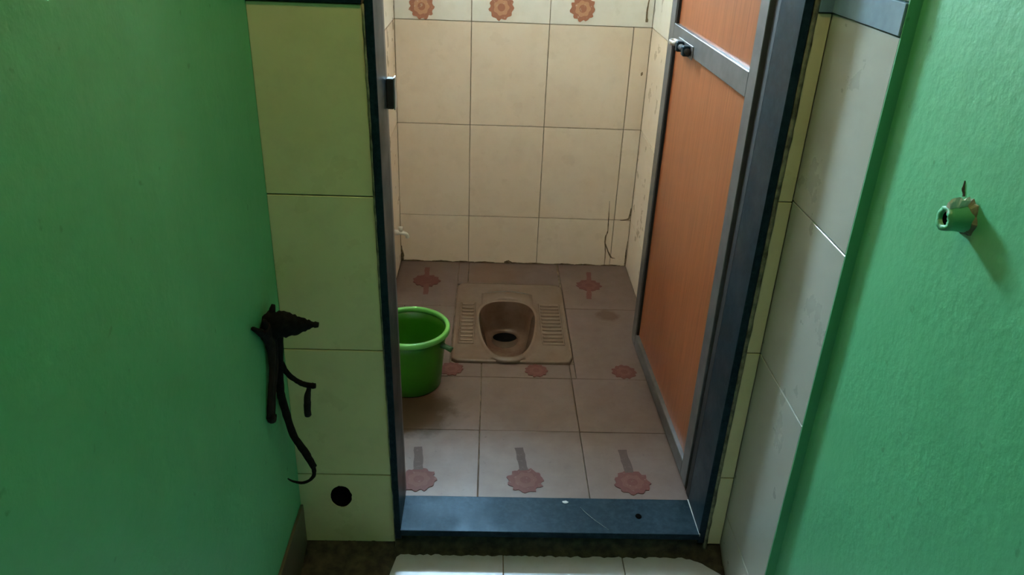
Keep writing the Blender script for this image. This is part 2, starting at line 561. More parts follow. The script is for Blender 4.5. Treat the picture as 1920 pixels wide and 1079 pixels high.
# lowest left tile has a real round drain hole
HC = (-0.342, 0.105)
HR = 0.0265
def holed_tile(parent, x0, x1, z0, z1, yf, th, c, r, mat, n=40):
    bm = bmesh.new()
    outer, inner = [], []
    for i in range(n):
        a = 2 * math.pi * i / n + math.pi / 4
        d = (math.cos(a), math.sin(a))
        s = min(((x1 - c[0]) / d[0]) if d[0] > 1e-6 else ((x0 - c[0]) / d[0]) if d[0] < -1e-6 else 9,
                ((z1 - c[1]) / d[1]) if d[1] > 1e-6 else ((z0 - c[1]) / d[1]) if d[1] < -1e-6 else 9)
        outer.append((c[0] + d[0] * s, c[1] + d[1] * s))
        k = r * (1 + random.uniform(-0.04, 0.03))
        inner.append((c[0] + d[0] * k, c[1] + d[1] * k * 1.28))
    for q in ((x0, z0), (x1, z0), (x1, z1), (x0, z1)):      # keep the corners square
        i = min(range(n), key=lambda j: (outer[j][0] - q[0]) ** 2 + (outer[j][1] - q[1]) ** 2)
        outer[i] = q
    rings = [[(p[0], yf + th, p[1]) for p in outer], [(p[0], yf, p[1]) for p in outer],
             [(p[0], yf, p[1]) for p in inner], [(p[0], yf + th, p[1]) for p in inner]]
    loft(bm, rings)
    return mk('tile', bm, mat, parent, (c[0], yf, z0))
holed_tile(wall_front, LX, -0.2140, -0.040, LZ[0] - G / 2, 1.4835, 0.008, HC, HR, M['tile_front'])
bm = bmesh.new()
ang = [2 * math.pi * i / 32 for i in range(32)]
def cring(r, y):
    return [(HC[0] + r * math.cos(a), y, HC[1] + r * 1.28 * math.sin(a)) for a in ang]
loft(bm, [cring(0.0262, 1.4915), cring(0.0262, 1.4850), cring(0.0245, 1.4845), cring(0.0240, 1.4918)], False, True)
dp = mk('drain_pipe', bm, M['black_hole'], None, (HC[0], 1.4845, HC[1] - HR), True)  # flat black end in place of the pipe's shaded depth
tag(dp, 'round black drain pipe opening low in the left cream tile', 'drain pipe')
# rows above the granite band, and the right pier
for z0, z1 in ((1.310, 1.67), (1.67, 2.03), (2.03, 2.45)):
    quad_tile(wall_front, LX, LX, lx_edge(1.3), lx_edge(1.3), z0, z1, 1.4835, M['tile_front'])
    quad_tile(wall_front, 0.594, 0.594, RX, RX, z0, z1, 1.4835, M['tile_front'])
RZ = [-0.035, 0.183, 0.540, 0.900, 1.266]
for k, (z0, z1) in enumerate(zip(RZ, RZ[1:])):
    e0, e1 = 0.582 + 0.006 * z0, 0.582 + 0.006 * z1
    quad_tile(wall_front, e0, e1, RX - 0.002, RX - 0.002, z0, z1, 1.4835, M['tile_front'])
for x0, x1 in ((-0.236, 0.03), (0.03, 0.33), (0.33, 0.594)):
    xz_tile(wall_front, x0, x1, 2.07, 2.45, 1.4835, M['tile_front'])

# tiles on the toilet side of the doorway wall
def in_tile(x0, x1, z0, z1):
    return tile(wall_front, ((x0 + x1) / 2, 1.601, (z0 + z1) / 2), (x1 - x0 - G, 0.008, z1 - z0 - G), M['tile_back'])
for z0, z1 in ((0.0, 0.605), (0.605, 1.21), (1.21, 1.80), (1.80, CEIL)):
    in_tile(TX0, -0.242, z0, z1)
for z0, z1 in ((DH + 0.022, CEIL),):
    for x0, x1 in ((-0.242, 0.03), (0.03, 0.33), (0.33, TX1)):
        in_tile(x0, x1, z0, z1)

# granite band across both piers and along the right side wall
bm = bmesh.new()
box(bm, LX, -0.2365, 1.479, 1.4915, 1.2535, 1.3085)
bevel(bm, 0.001)
tag(mk('trim_1', bm, M['granite'], None, (LX, 1.479, 1.2535)), 'dark granite strip above the tiles left of the doorway', 'trim', 'structure')
bm = bmesh.new()
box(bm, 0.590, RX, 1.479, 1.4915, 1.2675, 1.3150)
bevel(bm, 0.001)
tag(mk('trim_2', bm, M['lit_band'], None, (0.59, 1.479, 1.2675)), 'short dark granite strip on the wall right of the door jamb', 'trim', 'structure')
bm = bmesh.new()
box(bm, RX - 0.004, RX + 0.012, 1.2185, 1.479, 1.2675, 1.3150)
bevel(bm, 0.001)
tag(mk('trim_3', bm, M['lit_band'], None, (RX, 1.2185, 1.2675)), 'shiny grey granite strip on the right side wall with bluish reflected light in its colour', 'trim', 'structure')

# granite jambs, lintel and threshold
def jl(z):
    return -0.1995 - 0.0125 * z
bm = bmesh.new()
zt = DH
hexa(bm, [(jl(0) - 0.016, 1.482, -0.03), (jl(0), 1.482, -0.03), (jl(0), 1.607, -0.03), (jl(0) - 0.016, 1.607, -0.03)],
     [(jl(zt) - 0.016, 1.482, zt), (jl(zt), 1.482, zt), (jl(zt), 1.607, zt), (jl(zt) - 0.016, 1.607, zt)])
bevel(bm, 0.0015)
tag(mk('trim_4', bm, M['granite'], None, (jl(0), 1.545, -0.03)), 'dark granite jamb on the left of the doorway', 'trim', 'structure')
bm = bmesh.new()
hexa(bm, [(0.556, 1.481, -0.03), (0.573, 1.481, -0.03), (0.573, 1.607, -0.03), (0.556, 1.607, -0.03)],
     [(0.566, 1.481, zt), (0.583, 1.481, zt), (0.583, 1.607, zt), (0.566, 1.607, zt)])
bevel(bm, 0.0015)
tag(mk('trim_5', bm, M['granite'], None, (0.556, 1.545, -0.03)), 'wide blue grey granite jamb on the right of the doorway', 'trim', 'structure')
bm = bmesh.new()
box(bm, -0.242, 0.583, 1.481, 1.607, DH, DH + 0.018)
bevel(bm, 0.0015)
tag(mk('trim_6', bm, M['granite'], None, (0.17, 1.545, DH)), 'dark granite lintel slab across the top of the doorway', 'trim', 'structure')

TT = 0.002
bm = bmesh.new()
box(bm, jl(0) - 0.002, 0.5575, 1.478, 1.6065, -0.016, TT)
bevel(bm, 0.0018, 2)
thr = mk('threshold', bm, M['granite'], None, (0.18, 1.54, -0.016))
tag(thr, 'blue black granite threshold slab across the toilet doorway', 'threshold', 'structure')
bm = bmesh.new()
bmesh.ops.create_icosphere(bm, subdivisions=2, radius=1.0)
for v in bm.verts:
    v.co = Vector((0.4111 + v.co.x * 0.0085, 1.541 + v.co.y * 0.010, TT + v.co.z * 0.0022))
tag(mk('tar_spot', bm, M['black_hole'], thr, (0.4111, 1.541, TT), True), 'small black blob of tar')
bm = bmesh.new()
bmesh.ops.create_icosphere(bm, subdivisions=1, radius=1.0)
for v in bm.verts:
    v.co = Vector((0.2237 + v.co.x * 0.009 * random.uniform(.7, 1.2), 1.590 + v.co.y * 0.006, TT + v.co.z * 0.0012))
tag(mk('chip', bm, M['white_chip'], thr, (0.2237, 1.59, TT)), 'pale chip near the back edge')
bm = bmesh.new()
tube(bm, [(0.262, 1.572, TT), (0.2705, 1.557, TT), (0.288, 1.533, TT), (0.301, 1.518, TT), (0.326, 1.492, TT)],
     [0.0003, 0.0009, 0.0008, 0.0010, 0.0004], 6, 4, (1.0, 0.5), 0.3)
tag(mk('scratch', bm, M['white_chip'], thr, (0.3, 1.53, TT)), 'pale curved scratch')
bm = bmesh.new()
hexa(bm, [(0.5555, 1.479, -0.004), (0.5588, 1.479, -0.004), (0.5565, 1.606, -0.004), (0.5535, 1.606, -0.004)],
     [(0.5555, 1.479, 0.0035), (0.5588, 1.479, 0.0035), (0.5565, 1.606, 0.0035), (0.5535, 1.606, 0.0035)])
tag(mk('sealant_line', bm, M['white_chip'], thr, (0.556, 1.54, 0)), 'thin pale seam at the right end')

# irregular mortar strips between jambs and tiles
def ragged(name, pts_l, pts_r, y0, y1, mat, amp, label, n=60):
    """upright strip between two leaning edges, front at y0 (uneven)"""
    bm = bmesh.new()
    rows = []
    for k in range(n + 1):
        s = k / n
        a = Vector(pts_l[0]).lerp(Vector(pts_l[1]), s)
        b = Vector(pts_r[0]).lerp(Vector(pts_r[1]), s)
        z = a.y
        row = [(a.x, y1, z)]
        for q in range(5):
            u = q / 4
            x = a.x + (b.x - a.x) * u + random.uniform(-amp, amp) * (0.9 if q in (0, 4) else 0.3)
            y = y0 - math.sin(math.pi * u) * 0.0035 + random.uniform(-amp, amp)
            row.append((x, y, z))
        row.append((b.x, y1, z))
        rows.append(row)
    loft(bm, rows, True, True, True)
    o = mk(name, bm, mat, None, (pts_l[0][0], y0, pts_l[0][1]), True)
    return tag(o, label, 'mortar', 'structure')
ragged('trim_7', [(-0.2115 - 0.0035, -0.06), (-0.2135 - 0.0180 * 1.25, 1.252)], [(-0.2150 + 0.001, -0.06), (-0.2150 - 0.0155 * 1.0, 1.252)],
       1.4830, 1.497, M['mortar'], 0.0013, 'ragged grimy mortar line between the left tiles and the granite jamb')
ragged('trim_8', [(0.5725, -0.05), (0.5795, 1.30)], [(0.5825, -0.05), (0.5905, 1.30)],
       1.4835, 1.497, M['mortar'], 0.0013, 'ragged grimy mortar line between the right jamb and the narrow tiles')

# dark cement riser below the threshold, dirt fillet along its foot; dark spread at left
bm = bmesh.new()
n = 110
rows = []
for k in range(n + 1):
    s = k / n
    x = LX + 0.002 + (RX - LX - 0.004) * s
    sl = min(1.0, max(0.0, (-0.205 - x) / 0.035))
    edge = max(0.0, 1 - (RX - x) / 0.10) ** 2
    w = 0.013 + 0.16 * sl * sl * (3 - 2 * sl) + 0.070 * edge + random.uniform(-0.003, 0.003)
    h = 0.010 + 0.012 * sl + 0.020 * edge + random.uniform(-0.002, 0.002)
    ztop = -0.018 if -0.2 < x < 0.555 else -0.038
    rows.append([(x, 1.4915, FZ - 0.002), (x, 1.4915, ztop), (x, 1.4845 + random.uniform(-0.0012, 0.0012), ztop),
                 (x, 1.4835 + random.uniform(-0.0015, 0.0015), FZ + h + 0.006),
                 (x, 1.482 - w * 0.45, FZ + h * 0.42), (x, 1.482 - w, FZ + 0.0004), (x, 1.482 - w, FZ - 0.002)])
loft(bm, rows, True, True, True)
tag(mk('trim_9', bm, M['dirt'], None, (0.1, 1.48, FZ), True), 'dark dirty cement fillet along the foot of the doorway wall, spreading dark over the floor at left', 'trim', 'structure')

# ------------------------------------------------------------------ the passage shell
bm = bmesh.new()
box(bm, -0.55, 0.78, -1.25, 1.492, FZ - 0.12, FZ - 0.0075)
floor2 = struct('floor.001', bm, M['grout'], 'pale grey tiled passage floor in front of the threshold', 'floor')
fx = [LX, -0.245, 0.060, 0.365, 0.640]
fy = [1.492, 1.19, 0.885, 0.58, 0.275, -0.03, -0.335, -0.64, -0.945, -1.25]
for y1, y0 in zip(fy, fy[1:]):
    for x0, x1 in zip(fx, fx[1:]):
        floor_tile(floor2, x0, x1, y0, y1, FZ, M['tile_outer'], jit())

bm = bmesh.new()
box(bm, -0.55, LX, -1.25, 1.492, FZ - 0.1, 2.6)
wpl = struct('wall_passage_left', bm, M['green'], 'green painted left wall of the passage in shade', 'wall')
skl = empty('baseboard_left', (LX, 1.0, FZ))
tag(skl, 'dark brown tile skirting along the foot of the green left wall', 'skirting', 'structure')
for y0, y1 in ((1.19, 1.48), (0.885, 1.19), (0.58, 0.885), (0.275, 0.58)):
    yz_tile(skl, y0, y1, FZ + 0.001, 0.084, LX + 0.0035, M['skirt'], 0.007)

GX = 0.637                      # face of the right green wall
bm = bmesh.new()
box(bm, GX, 0.78, -1.25, 1.2152, FZ - 0.1, 2.6)
wpr = struct('wall_passage_right', bm, M['green'], 'light green painted right wall of the passage beside the tiled return', 'wall')
# tiled return: proud of the plaster; its cut edge is painted green
bm = bmesh.new()
box(bm, RX + 0.008, 0.78, 1.2165, 1.492, FZ - 0.1, 2.6)
box(bm, RX - 0.0005, 0.70, 1.2152, 1.2178, FZ - 0.1, 2.6)
wrt = struct('wall_return', bm, M['green'], 'short cream tiled return wall between doorway and green right wall', 'wall')
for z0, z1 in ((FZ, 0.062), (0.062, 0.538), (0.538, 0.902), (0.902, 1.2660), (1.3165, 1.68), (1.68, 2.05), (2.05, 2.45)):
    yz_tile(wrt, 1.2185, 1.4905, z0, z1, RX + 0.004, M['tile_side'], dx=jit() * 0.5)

bm = bmesh.new()
box(bm, -0.55, 0.78, -1.36, -1.25, FZ - 0.1, 2.6)
struct('wall_passage_rear', bm, M['dark_brown'], 'dark brown painted wall at the far end of the passage behind the viewer', 'wall')
bm = bmesh.new()
box(bm, -0.55, 0.78, -1.36, 1.48, CEIL, CEIL + 0.1)
struct('ceiling.001', bm, M['ceiling_old'], 'sooty plaster ceiling over the passage', 'ceiling')

# ------------------------------------------------------------------ window with glass louvres
bm = bmesh.new()
for a in ((WX0 - 0.001, WX0 + 0.006, WZ0, WZ1), (WX1 - 0.006, WX1 + 0.001, WZ0, WZ1), (WX0 + 0.006, WX1 - 0.006, WZ0 - 0.001, WZ0 + 0.006), (WX0 + 0.006, WX1 - 0.006, WZ1 - 0.006, WZ1 + 0.001)):
    box(bm, a[0], a[1], TY1 + 0.002, YO - 0.07, a[2], a[3])
tag(mk('trim_10', bm, M['plaster'], None, ((WX0 + WX1) / 2, 3.2, WZ0)), 'white plastered reveal of the ventilator window', 'trim', 'structure')
win = empty('window_1', ((WX0 + WX1) / 2, YO - 0.05, WZ0))
tag(win, 'small ventilator window with glass louvres high in the back wall', 'window', 'structure')
bm = bmesh.new()
for a in ((WX0, WX0 + 0.02, WZ0, WZ1), (WX1 - 0.02, WX1, WZ0, WZ1), (WX0 + 0.02, WX1 - 0.02, WZ0, WZ0 + 0.02), (WX0 + 0.02, WX1 - 0.02, WZ1 - 0.02, WZ1)):
    box(bm, a[0], a[1], YO - 0.07, YO - 0.03, a[2], a[3])
mk('window_frame', bm, M['alu'], win, ((WX0 + WX1) / 2, YO - 0.05, WZ0))
for k in range(3):
    zc = WZ0 + 0.072 + k * 0.105
    ya, yb = YO - 0.075, YO - 0.025
    bm = bmesh.new()
    hexa(bm, [(WX0 + 0.02, ya, zc - 0.032), (WX1 - 0.02, ya, zc - 0.032), (WX1 - 0.02, ya + 0.003, zc - 0.035), (WX0 + 0.02, ya + 0.003, zc - 0.035)],
         [(WX0 + 0.02, yb, zc + 0.035), (WX1 - 0.02, yb, zc + 0.035), (WX1 - 0.02, yb + 0.003, zc + 0.032), (WX0 + 0.02, yb + 0.003, zc + 0.032)])
    mk('pane', bm, M['glass'], win, ((WX0 + WX1) / 2, YO - 0.05, zc))

# ------------------------------------------------------------------ the door leaf
DO = (0.5530, 1.645, 0.012)
door = empty('door_1', DO)
tag(door, 'open door with orange wood panels in a grey aluminium frame', 'door', 'structure')
DW, DT, DZ = 0.792, 0.032, 1.985
ANG = math.atan2(0.789, -0.0225)
door.rotation_euler = (0, 0, ANG)
def dpart(name, bm, mat, parent=None, smooth=False, origin=(0, 0, 0)):
    p = parent or door
    bmesh.ops.recalc_face_normals(bm, faces=list(bm.faces))
    o = Vector(origin)
    bmesh.ops.translate(bm, verts=list(bm.verts), vec=-o)
    me = bpy.data.meshes.new(name)
    bm.to_mesh(me)
    bm.free()
    if smooth:
        for f in me.polygons:
            f.use_smooth = True
    me.materials.append(mat)
    ob = bpy.data.objects.new(name, me)
    COL.objects.link(ob)
    ob.parent = p
    ob.location = o - (Vector(p['_l']) if '_l' in p else Vector((0, 0, 0)))
    ob['_l'] = list(o)
    return ob
def dbox(name, u0, u1, t0, t1, z0, z1, mat, bev=0.0015, parent=None):
    bm = bmesh.new()
    box(bm, u0, u1, t0, t1, z0, z1)
    if bev:
        bevel(bm, bev)
    return dpart(name, bm, mat, parent, origin=((u0 + u1) / 2, (t0 + t1) / 2, z0))
SW = 0.052
dbox('stile', 0, SW, -DT, 0, 0, DZ, M['alu'])
dbox('stile', DW - SW, DW, -DT, 0, 0, DZ, M['alu'])
dbox('rail', SW, DW - SW, -DT, 0.0, 0.0, 0.048, M['alu'])
dbox('rail', SW, DW - SW, -DT, 0.0, 1.048, 1.104, M['alu'])
dbox('rail', SW, DW - SW, -DT, 0.0, DZ - 0.05, DZ, M['alu'])
for (z0, z1) in ((0.048, 1.048), (1.104, DZ - 0.05)):
    p = dbox('panel', SW - 0.003, DW - SW + 0.003, -0.020, -0.012, z0 - 0.002, z1 + 0.002, M['wood'], 0)
    dbox('groove_fill', DW - SW - 0.006, DW - SW, -0.012, -0.004, z0, z1, M['groove_fill'], 0, p)  # black strip draws the groove's shade beside the tip stile
    dbox('groove_fill', SW, SW + 0.004, -0.012, -0.006, z0, z1, M['alu'], 0, p)
# sliding latch on the middle rail: back plate, bolt with ring end, keepers
u0, zc = 0.500, 1.062
la = dbox('latch_plate', u0, u0 + 0.160, 0.0, 0.003, zc - 0.020, zc + 0.016, M['alu'])
bm = bmesh.new()
tube(bm, [(u0 + 0.004, 0.013, zc), (u0 + 0.130, 0.013, zc)], [0.0085, 0.0085], 14, 0)
dpart('bolt', bm, M['groove_fill'], la, True, (u0, 0.013, zc))
for du in (0.018, 0.088):
    dbox('keeper', u0 + du, u0 + du + 0.022, 0.0028, 0.024, zc - 0.014, zc + 0.013, M['granite'], 0.003, la)
bm = bmesh.new()
rings = []
for i in range(24):
    a = 2 * math.pi * i / 24
    cc = Vector((u0 + 0.152 + 0.024 * math.cos(a), 0.016 + 0.011 * math.sin(a), zc + 0.002))
    dr = Vector((math.cos(a), math.sin(a), 0))
    rings.append([cc + dr * 0.0045 * math.cos(b) + Vector((0, 0, 0.007 * math.sin(b))) for b in [2 * math.pi * q / 8 for q in range(8)]])
loft(bm, rings + [rings[0]])
bmesh.ops.remove_doubles(bm, verts=list(bm.verts), dist=1e-5)
dpart('pull_ring', bm, M['alu_bright'], la, True, (u0 + 0.15, 0.02, zc))
# hinges on the hinge stile edge
for z in (0.18, 0.98, 1.75):
    bm = bmesh.new()
    tube(bm, [(-0.008, -0.026, z), (-0.008, -0.026, z + 0.09)], [0.007, 0.007], 12, 0)
    dpart('hinge', bm, M['groove_fill'], None, True, (-0.008, -0.026, z))

# frame upright behind the right jamb, coloured black for the shaded gap
bm = bmesh.new()
hexa(bm, [(0.5565, 1.608, 0.001), (0.603, 1.608, 0.001), (0.603, 1.636, 0.001), (0.5565, 1.636, 0.001)],
     [(0.5665, 1.608, zt), (0.603, 1.608, zt), (0.603, 1.636, zt), (0.5665, 1.636, zt)])
tag(mk('trim_11', bm, M['groove_fill'], None, (0.58, 1.62, 0.001)), 'frame upright between the right granite jamb and the door, black for the shaded gap', 'trim', 'structure')
# aluminium stop frame on the inner side of the left jamb with the latch keeper
bm = bmesh.new()
hexa(bm, [(jl(0) - 0.022, 1.607, 0.001), (jl(0) - 0.001, 1.607, 0.001), (jl(0) - 0.001, 1.632, 0.001), (jl(0) - 0.022, 1.632, 0.001)],
     [(jl(zt) - 0.022, 1.607, zt), (jl(zt) - 0.001, 1.607, zt), (jl(zt) - 0.001, 1.632, zt), (jl(zt) - 0.022, 1.632, zt)])
bevel(bm, 0.0012)
stop = mk('door_frame', bm, M['alu'], None, (jl(0), 1.62, 0.001))
tag(stop, 'grey aluminium door stop strip behind the left granite jamb', 'door frame', 'structure')
bm = bmesh.new()
xk = jl(1.065)
box(bm, xk - 0.001, xk + 0.014, 1.608, 1.630, 1.032, 1.094)
bevel(bm, 0.002)
kp = mk('latch_keeper', bm, M['groove_fill'], stop, (xk, 1.62, 1.032))
bm = bmesh.new()
box(bm, xk + 0.0135, xk + 0.0170, 1.610, 1.634, 1.030, 1.096)
bevel(bm, 0.001)
mk('keeper_plate', bm, M['alu_bright'], kp, (xk + 0.014, 1.62, 1.03))

# ------------------------------------------------------------------ squat toilet
wc = empty('squat_toilet', (0.095, 2.57, 0.0))
tag(wc, 'stained cream ceramic squat toilet set flush in the floor', 'toilet')
BC = Vector((0.081, 2.4975))
NB = 72
def bowl_pt(i, k=1.0, c=BC):
    a = 2 * math.pi * i / NB
    ca, sa = math.cos(a), math.sin(a)
    e = 2 / 2.7
    yy = 0.2025 * math.copysign(abs(sa) ** e, sa)
    xx = (0.100 + 0.021 * yy / 0.2025) * math.copysign(abs(ca) ** e, ca)
    return Vector((c.x + xx * k, c.y + yy * k))
def rect_pt(i, inset=0.0, rc=0.03):
    d = bowl_pt(i) - BC
    x0, x1, y0, y1 = PX0 + inset, PX1 - inset, PY0 + inset, PY1 - inset
    s = min((x1 - BC.x) / d.x if d.x > 1e-9 else (x0 - BC.x) / d.x if d.x < -1e-9 else 99,
            (y1 - BC.y) / d.y if d.y > 1e-9 else (y0 - BC.y) / d.y if d.y < -1e-9 else 99)
    p = BC + d * s
    # round the corner
    for qx, qy, sx, sy in ((x0, y0, 1, 1), (x1, y0, -1, 1), (x0, y1, 1, -1), (x1, y1, -1, -1)):
        ccx, ccy = qx + sx * rc, qy + sy * rc
        if (p.x - ccx) * sx < 0 and (p.y - ccy) * sy < 0:
            w = Vector((p.x - ccx, p.y - ccy))
            p = Vector((ccx, ccy)) + w.normalized() * rc
    return p
def ring2(fn, z):
    return [(fn(i).x, fn(i).y, z) for i in range(NB)]
bm = bmesh.new()
loft(bm, [ring2(lambda i: rect_pt(i, 0.002), -0.012), ring2(lambda i: rect_pt(i, 0.002), 0.0045), ring2(lambda i: rect_pt(i, 0.006), 0.0075),
          ring2(lambda i: rect_pt(i, 0.016), 0.0075), ring2(lambda i: rect_pt(i, 0.020), 0.0050),
          ring2(lambda i: bowl_pt(i, 1.16), 0.0055), ring2(lambda i: bowl_pt(i, 1.10), 0.0120),
          ring2(lambda i: bowl_pt(i, 1.04), 0.0150), ring2(lambda i: bowl_pt(i, 1.0), 0.0120)])
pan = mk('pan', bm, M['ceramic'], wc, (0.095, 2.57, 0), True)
bm = bmesh.new()
DC = Vector((0.077, 2.628))
rings = []
for t_, z in ((0.0, 0.012), (0.02, 0.002), (0.06, -0.020), (0.13, -0.050), (0.28, -0.078), (0.50, -0.094), (0.75, -0.101), (1.0, -0.106), (1.0, -0.16), (0.98, -0.235)):
    r = []
    for i in range(NB):
        p = bowl_pt(i, 1.0 - 0.10 * min(1, t_ * 6) * (1 - t_))
        a = 2 * math.pi * i / NB
        q = Vector((DC.x + 0.047 * math.cos(a), DC.y + 0.037 * math.sin(a)))
        w = p.lerp(q, t_)
        r.append((w.x, w.y, z))
    rings.append(r)
loft(bm, rings, False, False)
bowl = mk('bowl', bm, M['bowl'], wc, (BC.x, BC.y, -0.11), True)
bm = bmesh.new()
vs = [bm.verts.new((DC.x + 0.0465 * math.cos(a), DC.y + 0.0365 * math.sin(a), -0.1085)) for a in ang]
vd = [bm.verts.new((DC.x + 0.0465 * math.cos(a), DC.y + 0.0365 * math.sin(a), -0.150)) for a in ang]
for i in range(32):
    j = (i + 1) % 32
    bm.faces.new((vs[i], vs[j], vd[j], vd[i]))
bm.faces.new(vs)
bm.faces.new(vd[::-1])
tag(mk('drain', bm, M['black_hole'], bowl, (DC.x, DC.y, -0.16)), 'dark drain opening of the bowl')  # black cap stands for the drain's shaded depth
# raised hood behind the bowl with the flush inlet
bm = bmesh.new()
rows = []
for k in range(13):
    u = -1 + 2 * k / 12
    x = 0.083 + u * 0.100
    yb = 2.800 - 0.020 * u * u
    yf = 2.722 - 0.070 * u * u
    h = 0.018 * (1 - 0.35 * u * u)
    rows.append([(x, yb, 0.004), (x, yb - 0.012, h * 0.8), (x, (yb + yf) / 2, h), (x, yf + 0.008, h), (x, yf, 0.012), (x, yf, 0.004)])
loft(bm, rows, True, True, True)
hood = mk('hood', bm, M['ceramic'], wc, (0.083, 2.76, 0.004), True)
bm = bmesh.new()
bmesh.ops.create_icosphere(bm, subdivisions=2, radius=1.0)
for v in bm.verts:
    v.co = Vector((0.0865 + v.co.x * 0.014, 2.762 + v.co.y * 0.009, 0.0175 + v.co.z * 0.002))
tag(mk('flush_inlet', bm, M['bowl'], hood, (0.0865, 2.762, 0.0175), True), 'dark flush inlet spot')
# footrests with cross ribs
for (fx0, fx1) in ((-0.094, -0.040), (0.206, 0.284)):
    bm = bmesh.new()
    hexa(bm, [(fx0 - 0.004, 2.385, 0.003), (fx1 + 0.004, 2.385, 0.003), (fx1 + 0.004, 2.700, 0.003), (fx0 - 0.004, 2.700, 0.003)],
         [(fx0, 2.389, 0.009), (fx1, 2.389, 0.009), (fx1, 2.696, 0.009), (fx0, 2.696, 0.009)])
    bevel(bm, 0.0012)
    fr_ = mk('footrest', bm, M['ceramic'], wc, ((fx0 + fx1) / 2, 2.54, 0.003))
    for k in range(11):
        y = 2.402 + k * 0.0268
        tile(fr_, ((fx0 + fx1) / 2, y + 0.006, 0.0105), (fx1 - fx0 - 0.006, 0.012, 0.006), M['ceramic'], 'rib', 0.0022)

# ------------------------------------------------------------------ green bucket
BKC = (-0.2375, 2.150, 0.0005)
bk = empty('bucket', BKC)
tag(bk, 'green plastic bucket with a lighter rim standing beside the squat toilet', 'bucket')
bm = bmesh.new()
Hb = 0.208
prof = [(0.0, 0.004), (0.088, 0.004), (0.0925, 0.0), (0.0965, 0.004), (0.1010, 0.05), (0.1065, 0.11), (0.1125, 0.165), (0.1165, Hb - 0.008),
        (0.1140, Hb - 0.008), (0.1095, 0.165), (0.1035, 0.11), (0.0980, 0.05), (0.0930, 0.010), (0.0, 0.008)]
lathe(bm, [(max(r, 0.0005), z) for r, z in prof], BKC, 56)
bmesh.ops.remove_doubles(bm, verts=list(bm.verts), dist=0.0002)
mk('body', bm, M['bucket'], bk, BKC, True)
bm = bmesh.new()
R = lathe(bm, [(0.1125, Hb - 0.012), (0.1125, Hb), (0.1150, Hb + 0.003), (0.1230, Hb + 0.0035), (0.1265, Hb + 0.0005), (0.1268, Hb - 0.0125), (0.1245, Hb - 0.0145), (0.1170, Hb - 0.0135), (0.1125, Hb - 0.012)], BKC, 56)
bmesh.ops.remove_doubles(bm, verts=list(bm.verts), dist=0.0002)
mk('rim', bm, M['bucket_rim'], bk, (BKC[0], BKC[1], Hb), True)
for s in (-1, 1):
    a0 = math.radians(-24) if s > 0 else math.radians(156)
    d = Vector((math.cos(a0), math.sin(a0), 0))
    c = Vector(BKC)
    bm = bmesh.new()
    L = 0.148 if s > 0 else 0.124
    tube(bm, [c + d * 0.108 + Vector((0, 0, 0.168)), c + d * 0.128 + Vector((0, 0, 0.165)), c + d * L + Vector((0, 0, 0.159))],
         [0.011, 0.0085, 0.0095], 12, 3)
    tag(mk('lug', bm, M['lug'], bk, c + d * 0.12 + Vector((0, 0, 0.165)), True), 'dark handle lug below the rim')

# ------------------------------------------------------------------ small white tap by the back left corner
tp = empty('water_tap', (TX0, 2.885, 0.21))
tag(tp, 'small white plastic tap low on the left wall behind the bucket', 'tap')
bm = bmesh.new()
tube(bm, [(TX0 - 0.001, 2.885, 0.214), (TX0 + 0.016, 2.885, 0.214)], [0.012, 0.011], 14, 0)
mk('wall_flange', bm, M['pvc'], tp, (TX0, 2.885, 0.214), True)
bm = bmesh.new()
tube(bm, [(TX0 + 0.010, 2.885, 0.214), (TX0 + 0.030, 2.890, 0.211), (TX0 + 0.045, 2.897, 0.202), (TX0 + 0.050, 2.900, 0.186)], [0.0085, 0.009, 0.008, 0.0075], 12, 4)
mk('spout', bm, M['pvc'], tp, (TX0 + 0.03, 2.89, 0.205), True)
bm = bmesh.new()
tube(bm, [(TX0 + 0.024, 2.889, 0.216), (TX0 + 0.024, 2.889, 0.236)], [0.008, 0.0095], 10, 0)
mk('knob', bm, M['pvc'], tp, (TX0 + 0.024, 2.889, 0.22), True)

# ------------------------------------------------------------------ black cable bundle on the left passage wall
cb = empty('cable_bundle', (LX, 1.375, 0.60))
tag(cb, 'charred black bundle of cables and straps hanging on the left green wall', 'cables')
def cpart(name, pts, radii, mat=None, seg=10, sm=6, flat=(1, 1), jit_=0.08, parent=cb):
    bm = bmesh.new()
    tube(bm, pts, radii, seg, sm, flat, jit_)
    return mk(name, bm, mat or M['black'], parent, pts[0], True)
cpart('clamp', [(LX - 0.004, 1.365, 0.650), (-0.427, 1.372, 0.650), (-0.405, 1.378, 0.648), (-0.378, 1.380, 0.646), (-0.358, 1.380, 0.6475), (-0.346, 1.380, 0.648)],
      [0.020, 0.031, 0.030, 0.020, 0.0115, 0.006], seg=12, sm=5, flat=(1.0, 0.7), jit_=0.12)
cpart('clamp_tip', [(-0.350, 1.380, 0.648), (-0.343, 1.380, 0.648), (-0.336, 1.380, 0.6475)], [0.005, 0.0068, 0.0055], seg=8, sm=3)
for pts in ([(-0.436, 1.335, 0.652), (-0.434, 1.312, 0.668), (-0.437, 1.287, 0.690)], [(-0.428, 1.372, 0.665), (-0.425, 1.376, 0.680), (-0.422, 1.380, 0.692)],
            [(-0.434, 1.345, 0.655), (-0.431, 1.340, 0.672), (-0.431, 1.336, 0.680)]):
    cpart('wire_end', pts, [0.009, 0.007, 0.004], seg=7, sm=3)
cpart('strap', [(-0.433, 1.340, 0.660), (-0.431, 1.362, 0.610), (-0.431, 1.355, 0.560), (-0.434, 1.330, 0.500), (-0.435, 1.318, 0.462)], [0.016, 0.013, 0.0085, 0.008, 0.009], M['strap'], 9, 5, (0.6, 1.0))
